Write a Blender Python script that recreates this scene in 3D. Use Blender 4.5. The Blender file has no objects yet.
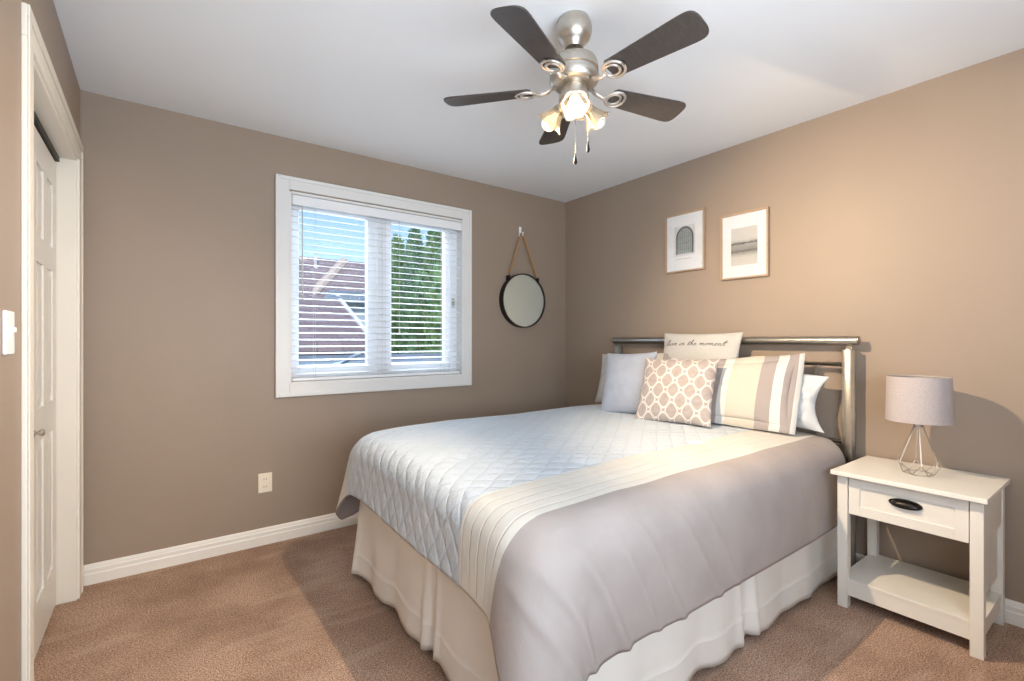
import bpy, bmesh, math, random
from mathutils import Vector, Matrix, noise
random.seed(7)
SC = bpy.context.scene
COL = SC.collection
PI = math.pi
V = Vector

# ------------------------------------------------------------ camera, world, lights, exposure
cd = bpy.data.cameras.new('camera')
cd.sensor_width = 36.0
cd.lens = 480.0 / 1024.0 * 36.0
cd.clip_start = 0.02
cam = bpy.data.objects.new('camera', cd)
COL.objects.link(cam)
cam.location = (-2.937, -3.162, 1.207)
cam.rotation_euler = (PI / 2, 0, -math.atan2(0.59523, 0.80356))
SC.camera = cam

SC.view_settings.view_transform = 'Standard'
SC.view_settings.look = 'None'
SC.view_settings.gamma = 1.0
SC.view_settings.use_curve_mapping = False
SC.view_settings.exposure = 0.0

world = bpy.data.worlds.new('sky')
SC.world = world
world.use_nodes = True
wn = world.node_tree.nodes
wl = world.node_tree.links
sky = wn.new('ShaderNodeTexSky')
sky.sky_type = 'NISHITA'
sky.sun_disc = False
sky.sun_elevation = math.radians(48)
sky.sun_rotation = math.radians(200)
sky.air_density = 1.0
sky.ozone_density = 2.0
wl.new(sky.outputs[0], wn['Background'].inputs[0])
wn['Background'].inputs[1].default_value = 0.21


def lamp(kind, name, loc, energy, color, rot=None, target=None, **kw):
    d = bpy.data.lights.new(name, kind)
    d.energy = energy
    d.color = color
    for k, v in kw.items():
        setattr(d, k, v)
    o = bpy.data.objects.new(name, d)
    COL.objects.link(o)
    o.location = loc
    if target is not None:
        o.rotation_euler = (V(target) - V(loc)).to_track_quat('-Z', 'Y').to_euler()
    elif rot:
        o.rotation_euler = rot
    return o


lamp('SUN', 'sun', (-4, -6, 9), 2.4, (1.0, 0.95, 0.88), target=(-1.5, 0, 4.2), angle=0.01)
# daylight arriving at the window from the open sky, just outside the glass
lamp('AREA', 'window_daylight', (-1.675, 1.35, 2.45), 210, (0.72, 0.86, 1.0), target=(-1.675, -0.6, 1.1),
     shape='RECTANGLE', size=2.6, size_y=2.0)
# added cool fill light behind the camera, with no source in the room
lamp('AREA', 'rear_fill_light', (-2.35, -3.80, 1.50), 112, (0.77, 0.88, 1.0), target=(-2.05, -1.0, 3.2),
     shape='RECTANGLE', size=1.7, size_y=1.7)
# the lit bulbs of the fan: spots with beams shaped to reach wall and carpet and spare the bed
lamp('SPOT', 'fan_bulb_light', (-1.712, -1.665, 2.015), 165, (1.0, 0.77, 0.52), target=(0, -2.45, 0.95),
     spot_size=math.radians(118), spot_blend=1.0, shadow_soft_size=0.016)
lamp('SPOT', 'fan_bulb_light', (-1.712, -1.898, 2.020), 120, (1.0, 0.76, 0.50), target=(-3.7, -0.8, 0.35),
     spot_size=math.radians(104), spot_blend=1.0, shadow_soft_size=0.018)
BULB_STRENGTH = 30.0


# ------------------------------------------------------------ materials
def srgb(r, g, b):
    f = lambda c: (c / 255 / 12.92) if c / 255 <= 0.04045 else ((c / 255 + 0.055) / 1.055) ** 2.4
    return (f(r), f(g), f(b), 1.0)


class NT:
    def __init__(self, name):
        self.m = bpy.data.materials.new(name)
        self.m.use_nodes = True
        self.t = self.m.node_tree
        self.n = self.t.nodes
        self.l = self.t.links
        self.p = self.n['Principled BSDF']
        self.out = self.n['Material Output']

    def add(self, kind, **kw):
        nd = self.n.new(kind)
        for k, v in kw.items():
            setattr(nd, k, v)
        return nd

    def link(self, a, b):
        self.l.new(a, b)

    def math(self, op, a, b=None, clamp=False):
        nd = self.add('ShaderNodeMath', operation=op, use_clamp=clamp)
        for i, x in enumerate((a, b)):
            if x is None:
                continue
            if isinstance(x, (int, float)):
                nd.inputs[i].default_value = x
            else:
                self.link(x, nd.inputs[i])
        return nd.outputs[0]

    def mix(self, fac, a, b):
        nd = self.add('ShaderNodeMix', data_type='RGBA')
        if isinstance(fac, (int, float)):
            nd.inputs[0].default_value = fac
        else:
            self.link(fac, nd.inputs[0])
        for i, x in ((6, a), (7, b)):
            if isinstance(x, tuple):
                nd.inputs[i].default_value = x
            else:
                self.link(x, nd.inputs[i])
        return nd.outputs[2]

    def coords(self, which='Object', scale=None):
        tc = self.add('ShaderNodeTexCoord')
        o = tc.outputs[which]
        if scale:
            mp = self.add('ShaderNodeMapping')
            mp.inputs['Scale'].default_value = scale
            self.link(o, mp.inputs[0])
            o = mp.outputs[0]
        return o

    def noise(self, vec, scale, detail=3.0, rough=0.5):
        nd = self.add('ShaderNodeTexNoise')
        nd.inputs['Scale'].default_value = scale
        nd.inputs['Detail'].default_value = detail
        nd.inputs['Roughness'].default_value = rough
        self.link(vec, nd.inputs['Vector'])
        return nd.outputs[0]

    def ramp(self, fac, stops):
        nd = self.add('ShaderNodeValToRGB')
        cr = nd.color_ramp
        while len(cr.elements) < len(stops):
            cr.elements.new(0.5)
        for e, (p, c) in zip(cr.elements, stops):
            e.position = p
            e.color = c
        self.link(fac, nd.inputs[0])
        return nd.outputs[0]

    def bump(self, height, strength=0.3, dist=0.01):
        nd = self.add('ShaderNodeBump')
        nd.inputs['Strength'].default_value = strength
        nd.inputs['Distance'].default_value = dist
        self.link(height, nd.inputs['Height'])
        self.link(nd.outputs[0], self.p.inputs['Normal'])
        return nd

    def base(self, c, rough=0.5, metal=0.0, spec=None):
        if isinstance(c, tuple):
            self.p.inputs['Base Color'].default_value = c
        else:
            self.link(c, self.p.inputs['Base Color'])
        self.p.inputs['Roughness'].default_value = rough
        self.p.inputs['Metallic'].default_value = metal
        if spec is not None:
            self.p.inputs['Specular IOR Level'].default_value = spec
        return self


def simple(name, c, rough=0.5, metal=0.0, nscale=None, namp=0.06, bump=0.0, bscale=None, spec=None, stretch=None):
    t = NT(name)
    vec = t.coords('Object', stretch)
    if nscale:
        nz = t.noise(vec, nscale, 4)
        lo = tuple(max(0, x * (1 - namp)) for x in c[:3]) + (1,)
        hi = tuple(min(1, x * (1 + namp)) for x in c[:3]) + (1,)
        t.base(t.ramp(nz, [(0.3, lo), (0.7, hi)]), rough, metal, spec)
    else:
        t.base(c, rough, metal, spec)
    if bump:
        t.bump(t.noise(vec, bscale or 60, 4), bump, 0.004)
    return t.m


WALL = simple('wall_paint', srgb(156, 139, 123), 0.5, nscale=3, namp=0.02, bump=0.05, bscale=220, spec=0.35)
CEIL = simple('ceiling_paint', srgb(232, 234, 236), 0.8, nscale=2, namp=0.01, bump=0.04, bscale=180)
TRIM = simple('white_trim', srgb(236, 232, 224), 0.35, nscale=4, namp=0.015)
CASING = simple('white_casing', srgb(226, 220, 208), 0.4, nscale=4, namp=0.015)
DOORW = simple('door_paint', srgb(222, 220, 214), 0.35, nscale=4, namp=0.015)
VINYL = simple('white_vinyl', srgb(240, 241, 243), 0.35)
WTRIM = simple('window_trim', srgb(226, 225, 222), 0.35, nscale=4, namp=0.015)
SLAT = simple('blind_slat', srgb(238, 239, 240), 0.4)
CORD = simple('blind_cord', srgb(205, 205, 200), 0.7)
DARK = simple('dark_track', srgb(40, 36, 32), 0.5)
NICKEL = simple('brushed_nickel', srgb(196, 190, 180), 0.40, 1.0, nscale=80, namp=0.06, stretch=(1, 1, 12))
STEEL = simple('satin_steel', srgb(172, 168, 161), 0.30, 1.0, nscale=50, namp=0.06)
BLADE = simple('blade_wood', srgb(66, 60, 57), 0.42, nscale=30, namp=0.25, stretch=(1, 8, 1))
IRON = simple('blade_iron_metal', srgb(205, 198, 190), 0.5, 0.85)
CHAIN = simple('chain_metal', srgb(120, 118, 114), 0.5, 0.7)
PEND = simple('pendant_dark', srgb(30, 29, 29), 0.7, spec=0.2)
BLACK = simple('black_metal', srgb(34, 30, 28), 0.35, 0.5, nscale=40, namp=0.2)
ROPE = simple('rope', srgb(176, 134, 92), 0.85, nscale=120, namp=0.2, bump=0.4, bscale=300)
OAK = simple('pale_oak', srgb(172, 146, 120), 0.5, nscale=30, namp=0.12, stretch=(1, 6, 1))
MATB = simple('mat_board', srgb(238, 240, 243), 0.7)
NSW = simple('nightstand_paint', srgb(228, 223, 213), 0.38, nscale=5, namp=0.015)
PLASTIC = simple('ivory_plastic', srgb(238, 226, 205), 0.4)
SLOT = simple('outlet_slot', srgb(120, 104, 88), 0.5)
WIRE = simple('lamp_wire', srgb(206, 198, 188), 0.4, 0.4)
SKIRT = simple('skirt_cotton', srgb(232, 227, 219), 0.85, nscale=6, namp=0.02, bump=0.15, bscale=300)
SHEET = simple('white_cotton', srgb(200, 202, 203), 0.85, nscale=6, namp=0.02, bump=0.15, bscale=260)
MATT = simple('mattress_ticking', srgb(235, 232, 226), 0.85, nscale=6, namp=0.02)
BLUEC = simple('blue_grey_velvet', srgb(162, 167, 178), 0.7, nscale=14, namp=0.06, bump=0.2, bscale=50)
TEXTC = simple('pale_linen', srgb(186, 183, 177), 0.85, nscale=90, namp=0.04, bump=0.2, bscale=300)
INK = simple('dark_ink', srgb(58, 54, 54), 0.8)

# carpet: loop pile with brushed tracks left by a vacuum cleaner
t = NT('carpet_pile')
oc = t.coords('Object')
fine = t.noise(oc, 260, 2, 0.7)
mid = t.noise(oc, 130, 2, 0.7)
big = t.noise(oc, 2.2, 4, 0.6)
c1 = t.ramp(fine, [(0.36, srgb(104, 76, 60)), (0.50, srgb(200, 164, 139)), (0.64, srgb(254, 228, 206))])
c2 = t.ramp(mid, [(0.36, srgb(134, 102, 84)), (0.64, srgb(244, 208, 184))])
cc = t.mix(0.5, c1, c2)
shade = t.ramp(big, [(0.38, srgb(222, 218, 216)), (0.50, srgb(240, 238, 236)), (0.60, srgb(255, 255, 255))])
mx = t.add('ShaderNodeMix', data_type='RGBA', blend_type='MULTIPLY')
mx.inputs[0].default_value = 1.0
t.link(cc, mx.inputs[6])
t.link(shade, mx.inputs[7])
# tracks left in the pile by the vacuum cleaner
mp = t.add('ShaderNodeMapping')
mp.inputs['Rotation'].default_value = (0, 0, 0.9)
mp.inputs['Scale'].default_value = (0.9, 4.2, 1)
t.link(oc, mp.inputs[0])
trk = t.ramp(t.noise(mp.outputs[0], 1.5, 2, 0.5), [(0.56, (0, 0, 0, 1)), (0.61, (1, 1, 1, 1)), (0.64, (1, 1, 1, 1)), (0.69, (0, 0, 0, 1))])
t.base(t.mix(t.math('MULTIPLY', trk, 0.15), mx.outputs[2], srgb(240, 214, 192)), 0.95, spec=0.1)
hh = t.math('ADD', t.math('MULTIPLY', fine, 0.7), t.math('MULTIPLY', mid, 0.5))
t.bump(hh, 0.8, 0.012)
CARPET = t.m


def thin_glass(name, tint, gloss=0.08, rough=0.02, veil=0.0):
    t = NT(name)
    tr = t.add('ShaderNodeBsdfTransparent')
    tr.inputs[0].default_value = tint
    gl = t.add('ShaderNodeBsdfGlossy')
    gl.inputs['Roughness'].default_value = rough
    ms = t.add('ShaderNodeMixShader')
    ms.inputs[0].default_value = gloss
    t.link(tr.outputs[0], ms.inputs[1])
    t.link(gl.outputs[0], ms.inputs[2])
    last = ms
    if veil:
        df = t.add('ShaderNodeBsdfTranslucent')
        df.inputs[0].default_value = tint
        m2 = t.add('ShaderNodeMixShader')
        m2.inputs[0].default_value = veil
        t.link(ms.outputs[0], m2.inputs[1])
        t.link(df.outputs[0], m2.inputs[2])
        last = m2
    t.link(last.outputs[0], t.out.inputs[0])
    return t.m


PANE = thin_glass('window_glass', (0.96, 0.98, 1, 1), 0.04)
PICGLASS = thin_glass('picture_glass', (0.97, 0.97, 0.97, 1), 0.07, 0.05)
SHADEGLASS = thin_glass('shade_glass', (0.88, 0.84, 0.76, 1), 0.16, 0.12, 0.22)

t = NT('bulb_glow')
em = t.add('ShaderNodeEmission')
em.inputs[0].default_value = (1.0, 0.70, 0.42, 1)
em.inputs[1].default_value = BULB_STRENGTH
t.link(em.outputs[0], t.out.inputs[0])
BULB = t.m
t = NT('bulb_glow_dim')
em = t.add('ShaderNodeEmission')
em.inputs[0].default_value = (1.0, 0.74, 0.46, 1)
em.inputs[1].default_value = 3.0
t.link(em.outputs[0], t.out.inputs[0])
BULBDIM = t.m
BULBOFF = simple('bulb_unlit', srgb(230, 226, 216), 0.3)

t = NT('mirror_glass')   # pale diffuse mixed in to paint a brighter reflection
t.base(srgb(226, 232, 222), 0.04, 1.0)
df = t.add('ShaderNodeBsdfDiffuse')
df.inputs[0].default_value = srgb(222, 226, 214)
ms = t.add('ShaderNodeMixShader')
ms.inputs[0].default_value = 0.40
t.link(t.p.outputs[0], ms.inputs[1])
t.link(df.outputs[0], ms.inputs[2])
t.link(ms.outputs[0], t.out.inputs[0])
MIRROR = t.m

# lamp shade: woven fabric on a card drum
t = NT('shade_fabric')
v = t.coords('Object')
t.base(t.ramp(t.noise(v, 160, 3), [(0.3, srgb(170, 159, 156)), (0.7, srgb(182, 171, 168))]), 0.8)
t.bump(t.noise(v, 300, 2), 0.15, 0.002)
SHADEF = t.m

# comforter: UV holds metres along the bed (u) and across it from its middle line (v)
t = NT('comforter_fabric')
uv = t.coords('UV')
sp = t.add('ShaderNodeSeparateXYZ')
t.link(uv, sp.inputs[0])
u_, v_ = sp.outputs[0], sp.outputs[1]
av = t.math('ABSOLUTE', t.math('SUBTRACT', v_, 0.12))
is_cream = t.math('GREATER_THAN', av, 0.55)
is_taupe = t.math('GREATER_THAN', av, 0.785)
nz = t.noise(uv, 5, 4)
centre = t.ramp(nz, [(0.3, srgb(197, 206, 213)), (0.7, srgb(206, 213, 219))])
cream = t.ramp(nz, [(0.3, srgb(208, 204, 195)), (0.7, srgb(217, 213, 204))])
taupe = t.ramp(nz, [(0.3, srgb(163, 153, 148)), (0.7, srgb(173, 163, 158))])
lines = t.math('SINE', t.math('MULTIPLY', t.math('SUBTRACT', av, 0.55), 2 * PI / 0.047))
tuck = t.math('POWER', t.math('MAXIMUM', lines, 0.0), 14.0)
cream2 = t.mix(t.math('MULTIPLY', tuck, 0.35), cream, srgb(200, 194, 182))
col = t.mix(is_cream, centre, cream2)
col = t.mix(is_taupe, col, taupe)
t.base(col, 0.62, spec=0.3)
# quilting: stitched diamonds, the cloth puffing between the seams and puckering along them
wob = t.math('MULTIPLY', t.math('SUBTRACT', t.noise(uv, 9, 2), 0.5), 0.022)
su = t.math('ADD', u_, wob)
sv = t.math('ADD', v_, wob)
d1 = t.math('ABSOLUTE', t.math('SINE', t.math('MULTIPLY', t.math('ADD', su, t.math('MULTIPLY', sv, 1.35)), PI / 0.115)))
d2 = t.math('ABSOLUTE', t.math('SINE', t.math('MULTIPLY', t.math('SUBTRACT', su, t.math('MULTIPLY', sv, 1.35)), PI / 0.115)))
quilt = t.math('POWER', t.math('MULTIPLY', d1, d2), 0.4)
puck = t.noise(t.coords('UV', (1, 1.8, 1)), 34, 4, 0.62)
qh = t.math('ADD', quilt, t.math('MULTIPLY', puck, 1.1))
mask = t.math('SUBTRACT', 1.0, is_cream)
bandh = t.math('MULTIPLY', tuck, t.math('SUBTRACT', is_cream, is_taupe))
soft = t.math('MULTIPLY', t.noise(uv, 12, 3), 0.5)
t.bump(t.math('ADD', t.math('ADD', t.math('MULTIPLY', qh, mask), t.math('MULTIPLY', bandh, -0.25)), soft), 0.7, 0.012)
COMF = t.m
BACKING = simple('comforter_binding', srgb(150, 140, 134), 0.7)

# striped sham: object X runs across the pillow in metres, -0.32..0.32
def stripes(name, bounds):
    t = NT(name)
    sp = t.add('ShaderNodeSeparateXYZ')
    t.link(t.coords('UV'), sp.inputs[0])
    stops = []
    nd = t.add('ShaderNodeValToRGB')
    nd.color_ramp.interpolation = 'CONSTANT'
    while len(nd.color_ramp.elements) < len(bounds):
        nd.color_ramp.elements.new(0.5)
    for e, (p, c) in zip(nd.color_ramp.elements, bounds):
        e.position = p
        e.color = c
    t.link(sp.outputs[0], nd.inputs[0])
    t.base(nd.outputs[0], 0.75, spec=0.25)
    t.bump(t.noise(t.coords('UV', (3, 1, 1)), 14, 4), 0.3, 0.008)
    return t.m


W_, T_, C_ = srgb(208, 206, 200), srgb(162, 152, 147), srgb(198, 189, 174)
SHAM = stripes('sham_stripes', [(0, W_), (.055, T_), (.14, W_), (.22, T_), (.30, W_), (.385, C_), (.655, T_), (.785, W_), (.875, T_), (.955, W_)])

# trellis cushion: curved lattice in pale thread on taupe
t = NT('trellis_cushion')
sp = t.add('ShaderNodeSeparateXYZ')
t.link(t.coords('UV'), sp.inputs[0])
X, Y = sp.outputs[0], sp.outputs[1]
kx, ky = 2 * PI * 4.8, 2 * PI * 3.4
cx = t.math('COSINE', t.math('MULTIPLY', X, kx))
cy = t.math('COSINE', t.math('MULTIPLY', Y, ky))
lat = t.math('ABSOLUTE', t.math('ADD', cx, t.math('MULTIPLY', cy, 0.95)))
lat2 = t.math('ABSOLUTE', t.math('SUBTRACT', lat, 0.26))
thread = t.math('LESS_THAN', lat2, 0.105)
basec = t.ramp(t.noise(t.coords('UV'), 20, 3), [(0.3, srgb(154, 143, 137)), (0.7, srgb(170, 158, 151))])
t.base(t.mix(thread, basec, srgb(238, 232, 224)), 0.6)
t.bump(t.math('ADD', t.math('MULTIPLY', thread, 0.6), t.noise(t.coords('UV'), 16, 4)), 0.4, 0.006)
TRELLIS = t.m

# prints
t = NT('landscape_print')
sp = t.add('ShaderNodeSeparateXYZ')
g = t.coords('Generated')
t.link(g, sp.inputs[0])
zz = t.math('ADD', sp.outputs[2], t.math('MULTIPLY', t.math('SUBTRACT', t.noise(t.coords('Generated', (1, 3, 9)), 2.2, 5), 0.5), 0.10))
t.base(t.ramp(zz, [(0.0, srgb(214, 212, 206)), (0.22, srgb(206, 203, 196)), (0.33, srgb(160, 158, 152)), (0.37, srgb(110, 108, 104)), (0.42, srgb(150, 150, 146)), (0.54, srgb(168, 166, 160)), (0.58, srgb(70, 70, 70)), (0.63, srgb(190, 188, 184)), (0.7, srgb(208, 206, 200))]), 0.7)
LAND = t.m
t = NT('arch_print_paper')
t.base(t.ramp(t.noise(t.coords('Object'), 30, 4), [(0.3, srgb(206, 210, 212)), (0.7, srgb(226, 229, 231))]), 0.7)
APAPER = t.m
AGREY = simple('arch_print_dark', srgb(92, 96, 98), 0.7, nscale=120, namp=0.3)
AMID = simple('arch_print_mid', srgb(158, 166, 168), 0.7, nscale=120, namp=0.15)

# outdoors
def shingles(name, a, b):
    t = NT(name)
    br = t.add('ShaderNodeTexBrick')
    br.inputs['Color1'].default_value = a
    br.inputs['Color2'].default_value = b
    br.inputs['Mortar'].default_value = tuple(x * 0.6 for x in a[:3]) + (1,)
    br.inputs['Scale'].default_value = 1.0
    br.inputs['Brick Width'].default_value = 0.30
    br.inputs['Row Height'].default_value = 0.11
    br.inputs['Mortar Size'].default_value = 0.006
    t.link(t.coords('Object'), br.inputs[0])
    t.base(br.outputs[0], 0.9)
    return t.m


ROOF = shingles('roof_shingles', srgb(158, 142, 146), srgb(140, 126, 130))
HIP = simple('sunlit_hip', srgb(206, 188, 178), 0.9, nscale=20)  # sunlight on the roof hip, painted as a paler tone
PORCH = shingles('porch_shingles', srgb(150, 164, 176), srgb(128, 142, 156))
FASCIA = simple('white_fascia', srgb(240, 240, 242), 0.6)
SIDING = simple('pale_siding', srgb(186, 200, 210), 0.7)
HWALL = simple('dark_brick', srgb(120, 110, 105), 0.9, nscale=10, namp=0.2)
HGLASS = simple('house_window', srgb(60, 80, 100), 0.2)
BARK = simple('bark', srgb(80, 64, 50), 0.9)
LAWN = simple('lawn_grass', srgb(92, 120, 66), 0.9, nscale=6, namp=0.3)


def leafmat(name, a, b):
    t = NT(name)
    t.base(t.ramp(t.noise(t.coords('Object'), 4, 5), [(0.35, a), (0.65, b)]), 0.7)
    return t.m


LEAF = [leafmat('cedar_leaves_a', srgb(78, 124, 74), srgb(134, 172, 110)), leafmat('cedar_leaves_b', srgb(70, 114, 78), srgb(120, 160, 112))]

# ------------------------------------------------------------ builders
ORG = {}


def thing(name, label, cat, loc, group=None):
    o = bpy.data.objects.new(name, None)
    o.empty_display_size = 0.05
    COL.objects.link(o)
    o.location = loc
    o['label'] = label
    o['category'] = cat
    if group:
        o['group'] = group
    ORG[o.name] = V(loc)
    return o


def obj(name, bm, mat, parent=None, smooth=False, bevel=0.0, loc=None, seg=2, angle=40):
    """Links a bmesh (world coordinates) as one mesh object; returns it."""
    off = ORG[parent.name] if parent else V(loc or (0, 0, 0))
    bm.transform(Matrix.Translation(-off))
    bmesh.ops.recalc_face_normals(bm, faces=bm.faces)
    me = bpy.data.meshes.new(name)
    bm.to_mesh(me)
    bm.free()
    for m in (mat if isinstance(mat, (list, tuple)) else [mat]):
        me.materials.append(m)
    o = bpy.data.objects.new(name, me)
    COL.objects.link(o)
    if parent:
        o.parent = parent
        ORG[o.name] = off
    else:
        o.location = off
        ORG[o.name] = V(off)
    if smooth:
        for p in me.polygons:
            p.use_smooth = True
        if smooth == 'auto':
            me.set_sharp_from_angle(angle=math.radians(angle))
    if bevel:
        md = o.modifiers.new('bevel', 'BEVEL')
        md.width = bevel
        md.segments = seg
        md.limit_method = 'ANGLE'
        md.harden_normals = False
    return o


def tag(o, label, cat, group=None):
    o['label'] = label
    o['category'] = cat
    if group:
        o['group'] = group
    return o


def structure(o):
    o['kind'] = 'structure'
    return o


def box(bm, x0, x1, y0, y1, z0, z1, M=None):
    vs = [bm.verts.new((x, y, z)) for x in (x0, x1) for y in (y0, y1) for z in (z0, z1)]
    for f in ((0, 1, 3, 2), (4, 6, 7, 5), (0, 4, 5, 1), (2, 3, 7, 6), (0, 2, 6, 4), (1, 5, 7, 3)):
        bm.faces.new([vs[i] for i in f])
    if M:
        bmesh.ops.transform(bm, matrix=M, verts=vs)
    return vs


def B(*a, **k):
    bm = bmesh.new()
    box(bm, *a, **k)
    return bm


def frame_of(d):
    d = d.normalized()
    up = V((0, 0, 1)) if abs(d.z) < 0.95 else V((1, 0, 0))
    a = d.cross(up).normalized()
    return a, a.cross(d).normalized()


def tube(bm, pts, r, seg=10, closed=False, cap=True):
    pts = [V(p) for p in pts]
    n = len(pts)
    rr = r if isinstance(r, (list, tuple)) else [r] * n
    rings = []
    prev = None
    for i, p in enumerate(pts):
        if closed:
            d = pts[(i + 1) % n] - pts[i - 1]
        else:
            d = pts[min(i + 1, n - 1)] - pts[max(i - 1, 0)]
        d.normalize()
        if prev is None:
            a, b = frame_of(d)
        else:
            a = prev - d * prev.dot(d)
            if a.length < 1e-6:
                a, b = frame_of(d)
            a.normalize()
            b = d.cross(a)
        prev = a
        rings.append([bm.verts.new(p + (a * math.cos(2 * PI * k / seg) + b * math.sin(2 * PI * k / seg)) * rr[i]) for k in range(seg)])
    for i in range(n if closed else n - 1):
        A, Bq = rings[i], rings[(i + 1) % n]
        for k in range(seg):
            bm.faces.new((A[k], A[(k + 1) % seg], Bq[(k + 1) % seg], Bq[k]))
    if cap and not closed:
        bm.faces.new(rings[0][::-1])
        bm.faces.new(rings[-1])
    return bm


def lathe(bm, prof, M=None, seg=32, close=False):
    """prof: (r, z) list, spun about local Z, moved by M."""
    M = M or Matrix.Identity(4)
    rings = []
    for r, z in prof:
        if r < 1e-6:
            rings.append([bm.verts.new(M @ V((0, 0, z)))])
        else:
            rings.append([bm.verts.new(M @ V((r * math.cos(2 * PI * k / seg), r * math.sin(2 * PI * k / seg), z))) for k in range(seg)])
    idx = list(range(len(rings)))
    pairs = list(zip(idx[:-1], idx[1:])) + ([(idx[-1], 0)] if close else [])
    for i, j in pairs:
        a, b = rings[i], rings[j]
        for k in range(seg):
            k2 = (k + 1) % seg
            if len(a) == 1 and len(b) == 1:
                continue
            if len(a) == 1:
                bm.faces.new((a[0], b[k], b[k2]))
            elif len(b) == 1:
                bm.faces.new((a[k], a[k2], b[0]))
            else:
                bm.faces.new((a[k], a[k2], b[k2], b[k]))
    return bm


def T(x, y, z):
    return Matrix.Translation((x, y, z))


def axis_matrix(p, d):
    """matrix that puts local Z along d at p"""
    return T(*p) @ V(d).to_track_quat('Z', 'Y').to_matrix().to_4x4()


def prism(bm, poly, fn0, fn1):
    """poly: 2-D outline; fn0/fn1 map (a,b) to the two faces"""
    a = [bm.verts.new(fn0(*p)) for p in poly]
    b = [bm.verts.new(fn1(*p)) for p in poly]
    n = len(poly)
    bm.faces.new(a)
    bm.faces.new(b[::-1])
    for i in range(n):
        bm.faces.new((a[i], a[(i + 1) % n], b[(i + 1) % n], b[i]))
    return bm


# ------------------------------------------------------------ the room
RX0, RY0, RH = -3.238, -3.95, 2.44
WX0, WX1, WZ0, WZ1 = -2.287, -1.06, 0.942, 2.115       # window opening
DY0, DY1, DZ1 = -1.205, -0.15, 2.06                     # closet opening

bm = bmesh.new()
nx, ny = 60, 60
g = [[bm.verts.new((RX0 - 0.75 + (0.12 - RX0 + 0.75) * i / nx, RY0 - 0.12 + (0.12 - RY0 + 0.12) * j / ny, 0)) for j in range(ny + 1)] for i in range(nx + 1)]
for i in range(nx):
    for j in range(ny):
        bm.faces.new((g[i][j], g[i + 1][j], g[i + 1][j + 1], g[i][j + 1]))
structure(obj('floor', bm, CARPET))
structure(obj('ceiling', B(RX0 - 0.12, 0.12, RY0 - 0.12, 0.12, RH, RH + 0.1), CEIL))
structure(obj('wall_right', B(0, 0.12, RY0 - 0.12, 0.12, 0, RH), WALL))
structure(obj('wall_front', B(RX0 - 0.12, 0, RY0 - 0.12, RY0, 0, RH), WALL))
bm = bmesh.new()
box(bm, RX0 - 0.12, WX0, 0, 0.14, 0, RH)
box(bm, WX1, 0, 0, 0.14, 0, RH)
box(bm, WX0, WX1, 0, 0.14, 0, WZ0)
box(bm, WX0, WX1, 0, 0.14, WZ1, RH)
structure(obj('wall_back', bm, WALL))
bm = bmesh.new()
box(bm, RX0 - 0.12, RX0, RY0, DY0, 0, RH)
box(bm, RX0 - 0.12, RX0, DY1, 0, 0, RH)
box(bm, RX0 - 0.12, RX0, DY0, DY1, DZ1, RH)
structure(obj('wall_left', bm, WALL))
bm = bmesh.new()   # the closet behind the doors
box(bm, RX0 - 0.75, RX0 - 0.70, DY0 - 0.2, 0, 0, RH)
box(bm, RX0 - 0.70, RX0 - 0.12, DY0 - 0.2, DY0 - 0.15, 0, RH)
box(bm, RX0 - 0.70, RX0 - 0.12, -0.05, 0, 0, RH)
box(bm, RX0 - 0.70, RX0 - 0.12, DY0 - 0.15, -0.05, RH - 0.05, RH)
structure(obj('wall_closet', bm, WALL))


def skirting(name, run, along, flip=1):
    """baseboard profile swept along a straight run"""
    prof = [(0, 0), (0.016, 0), (0.016, 0.050), (0.0135, 0.056), (0.0135, 0.074), (0.010, 0.080), (0.009, 0.088), (0.005, 0.096), (0, 0.098)]
    bm = bmesh.new()
    a, b = run
    if along == 'x':
        prism(bm, prof, lambda d, z: V((a, -d, z)), lambda d, z: V((b, -d, z)))
    else:
        prism(bm, prof, lambda d, z: V((flip * -d if flip == 1 else RX0 + d, a, z)), lambda d, z: V((flip * -d if flip == 1 else RX0 + d, b, z)))
    structure(obj(name, bm, TRIM))


skirting('baseboard_back', (RX0, -0.001), 'x')
skirting('baseboard_right', (RY0, -0.016), 'y')
skirting('baseboard_left', (RY0, DY0 - 0.09), 'y', -1)

# closet opening: jamb lining, casing and head
bm = bmesh.new()
box(bm, RX0 - 0.12, RX0 + 0.004, DY1 - 0.018, DY1, 0, DZ1)
box(bm, RX0 - 0.12, RX0 + 0.004, DY0, DY0 + 0.018, 0, DZ1)
box(bm, RX0 - 0.12, RX0 + 0.004, DY0 + 0.018, DY1 - 0.018, DZ1 - 0.018, DZ1)
structure(obj('trim_1', bm, CASING, bevel=0.002))
bm = bmesh.new()
for y0, y1 in ((DY1 - 0.006, DY1 + 0.084), (DY0 - 0.084, DY0 + 0.006)):
    box(bm, RX0, RX0 + 0.013, y0, y1, 0, DZ1 - 0.006)
    s = 1 if y0 > -1 else -1
    ym = y1 - 0.03 if s > 0 else y0 + 0.03
    box(bm, RX0 + 0.013, RX0 + 0.018, min(ym, ym + s * 0.03), max(ym, ym + s * 0.03), 0, DZ1 + 0.05)
box(bm, RX0, RX0 + 0.013, DY0 - 0.084, DY1 + 0.084, DZ1 - 0.006, DZ1 + 0.084)
box(bm, RX0 + 0.013, RX0 + 0.018, DY0 - 0.084, DY1 + 0.084, DZ1 + 0.05, DZ1 + 0.084)
structure(obj('trim_2', bm, CASING, bevel=0.004))


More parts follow.
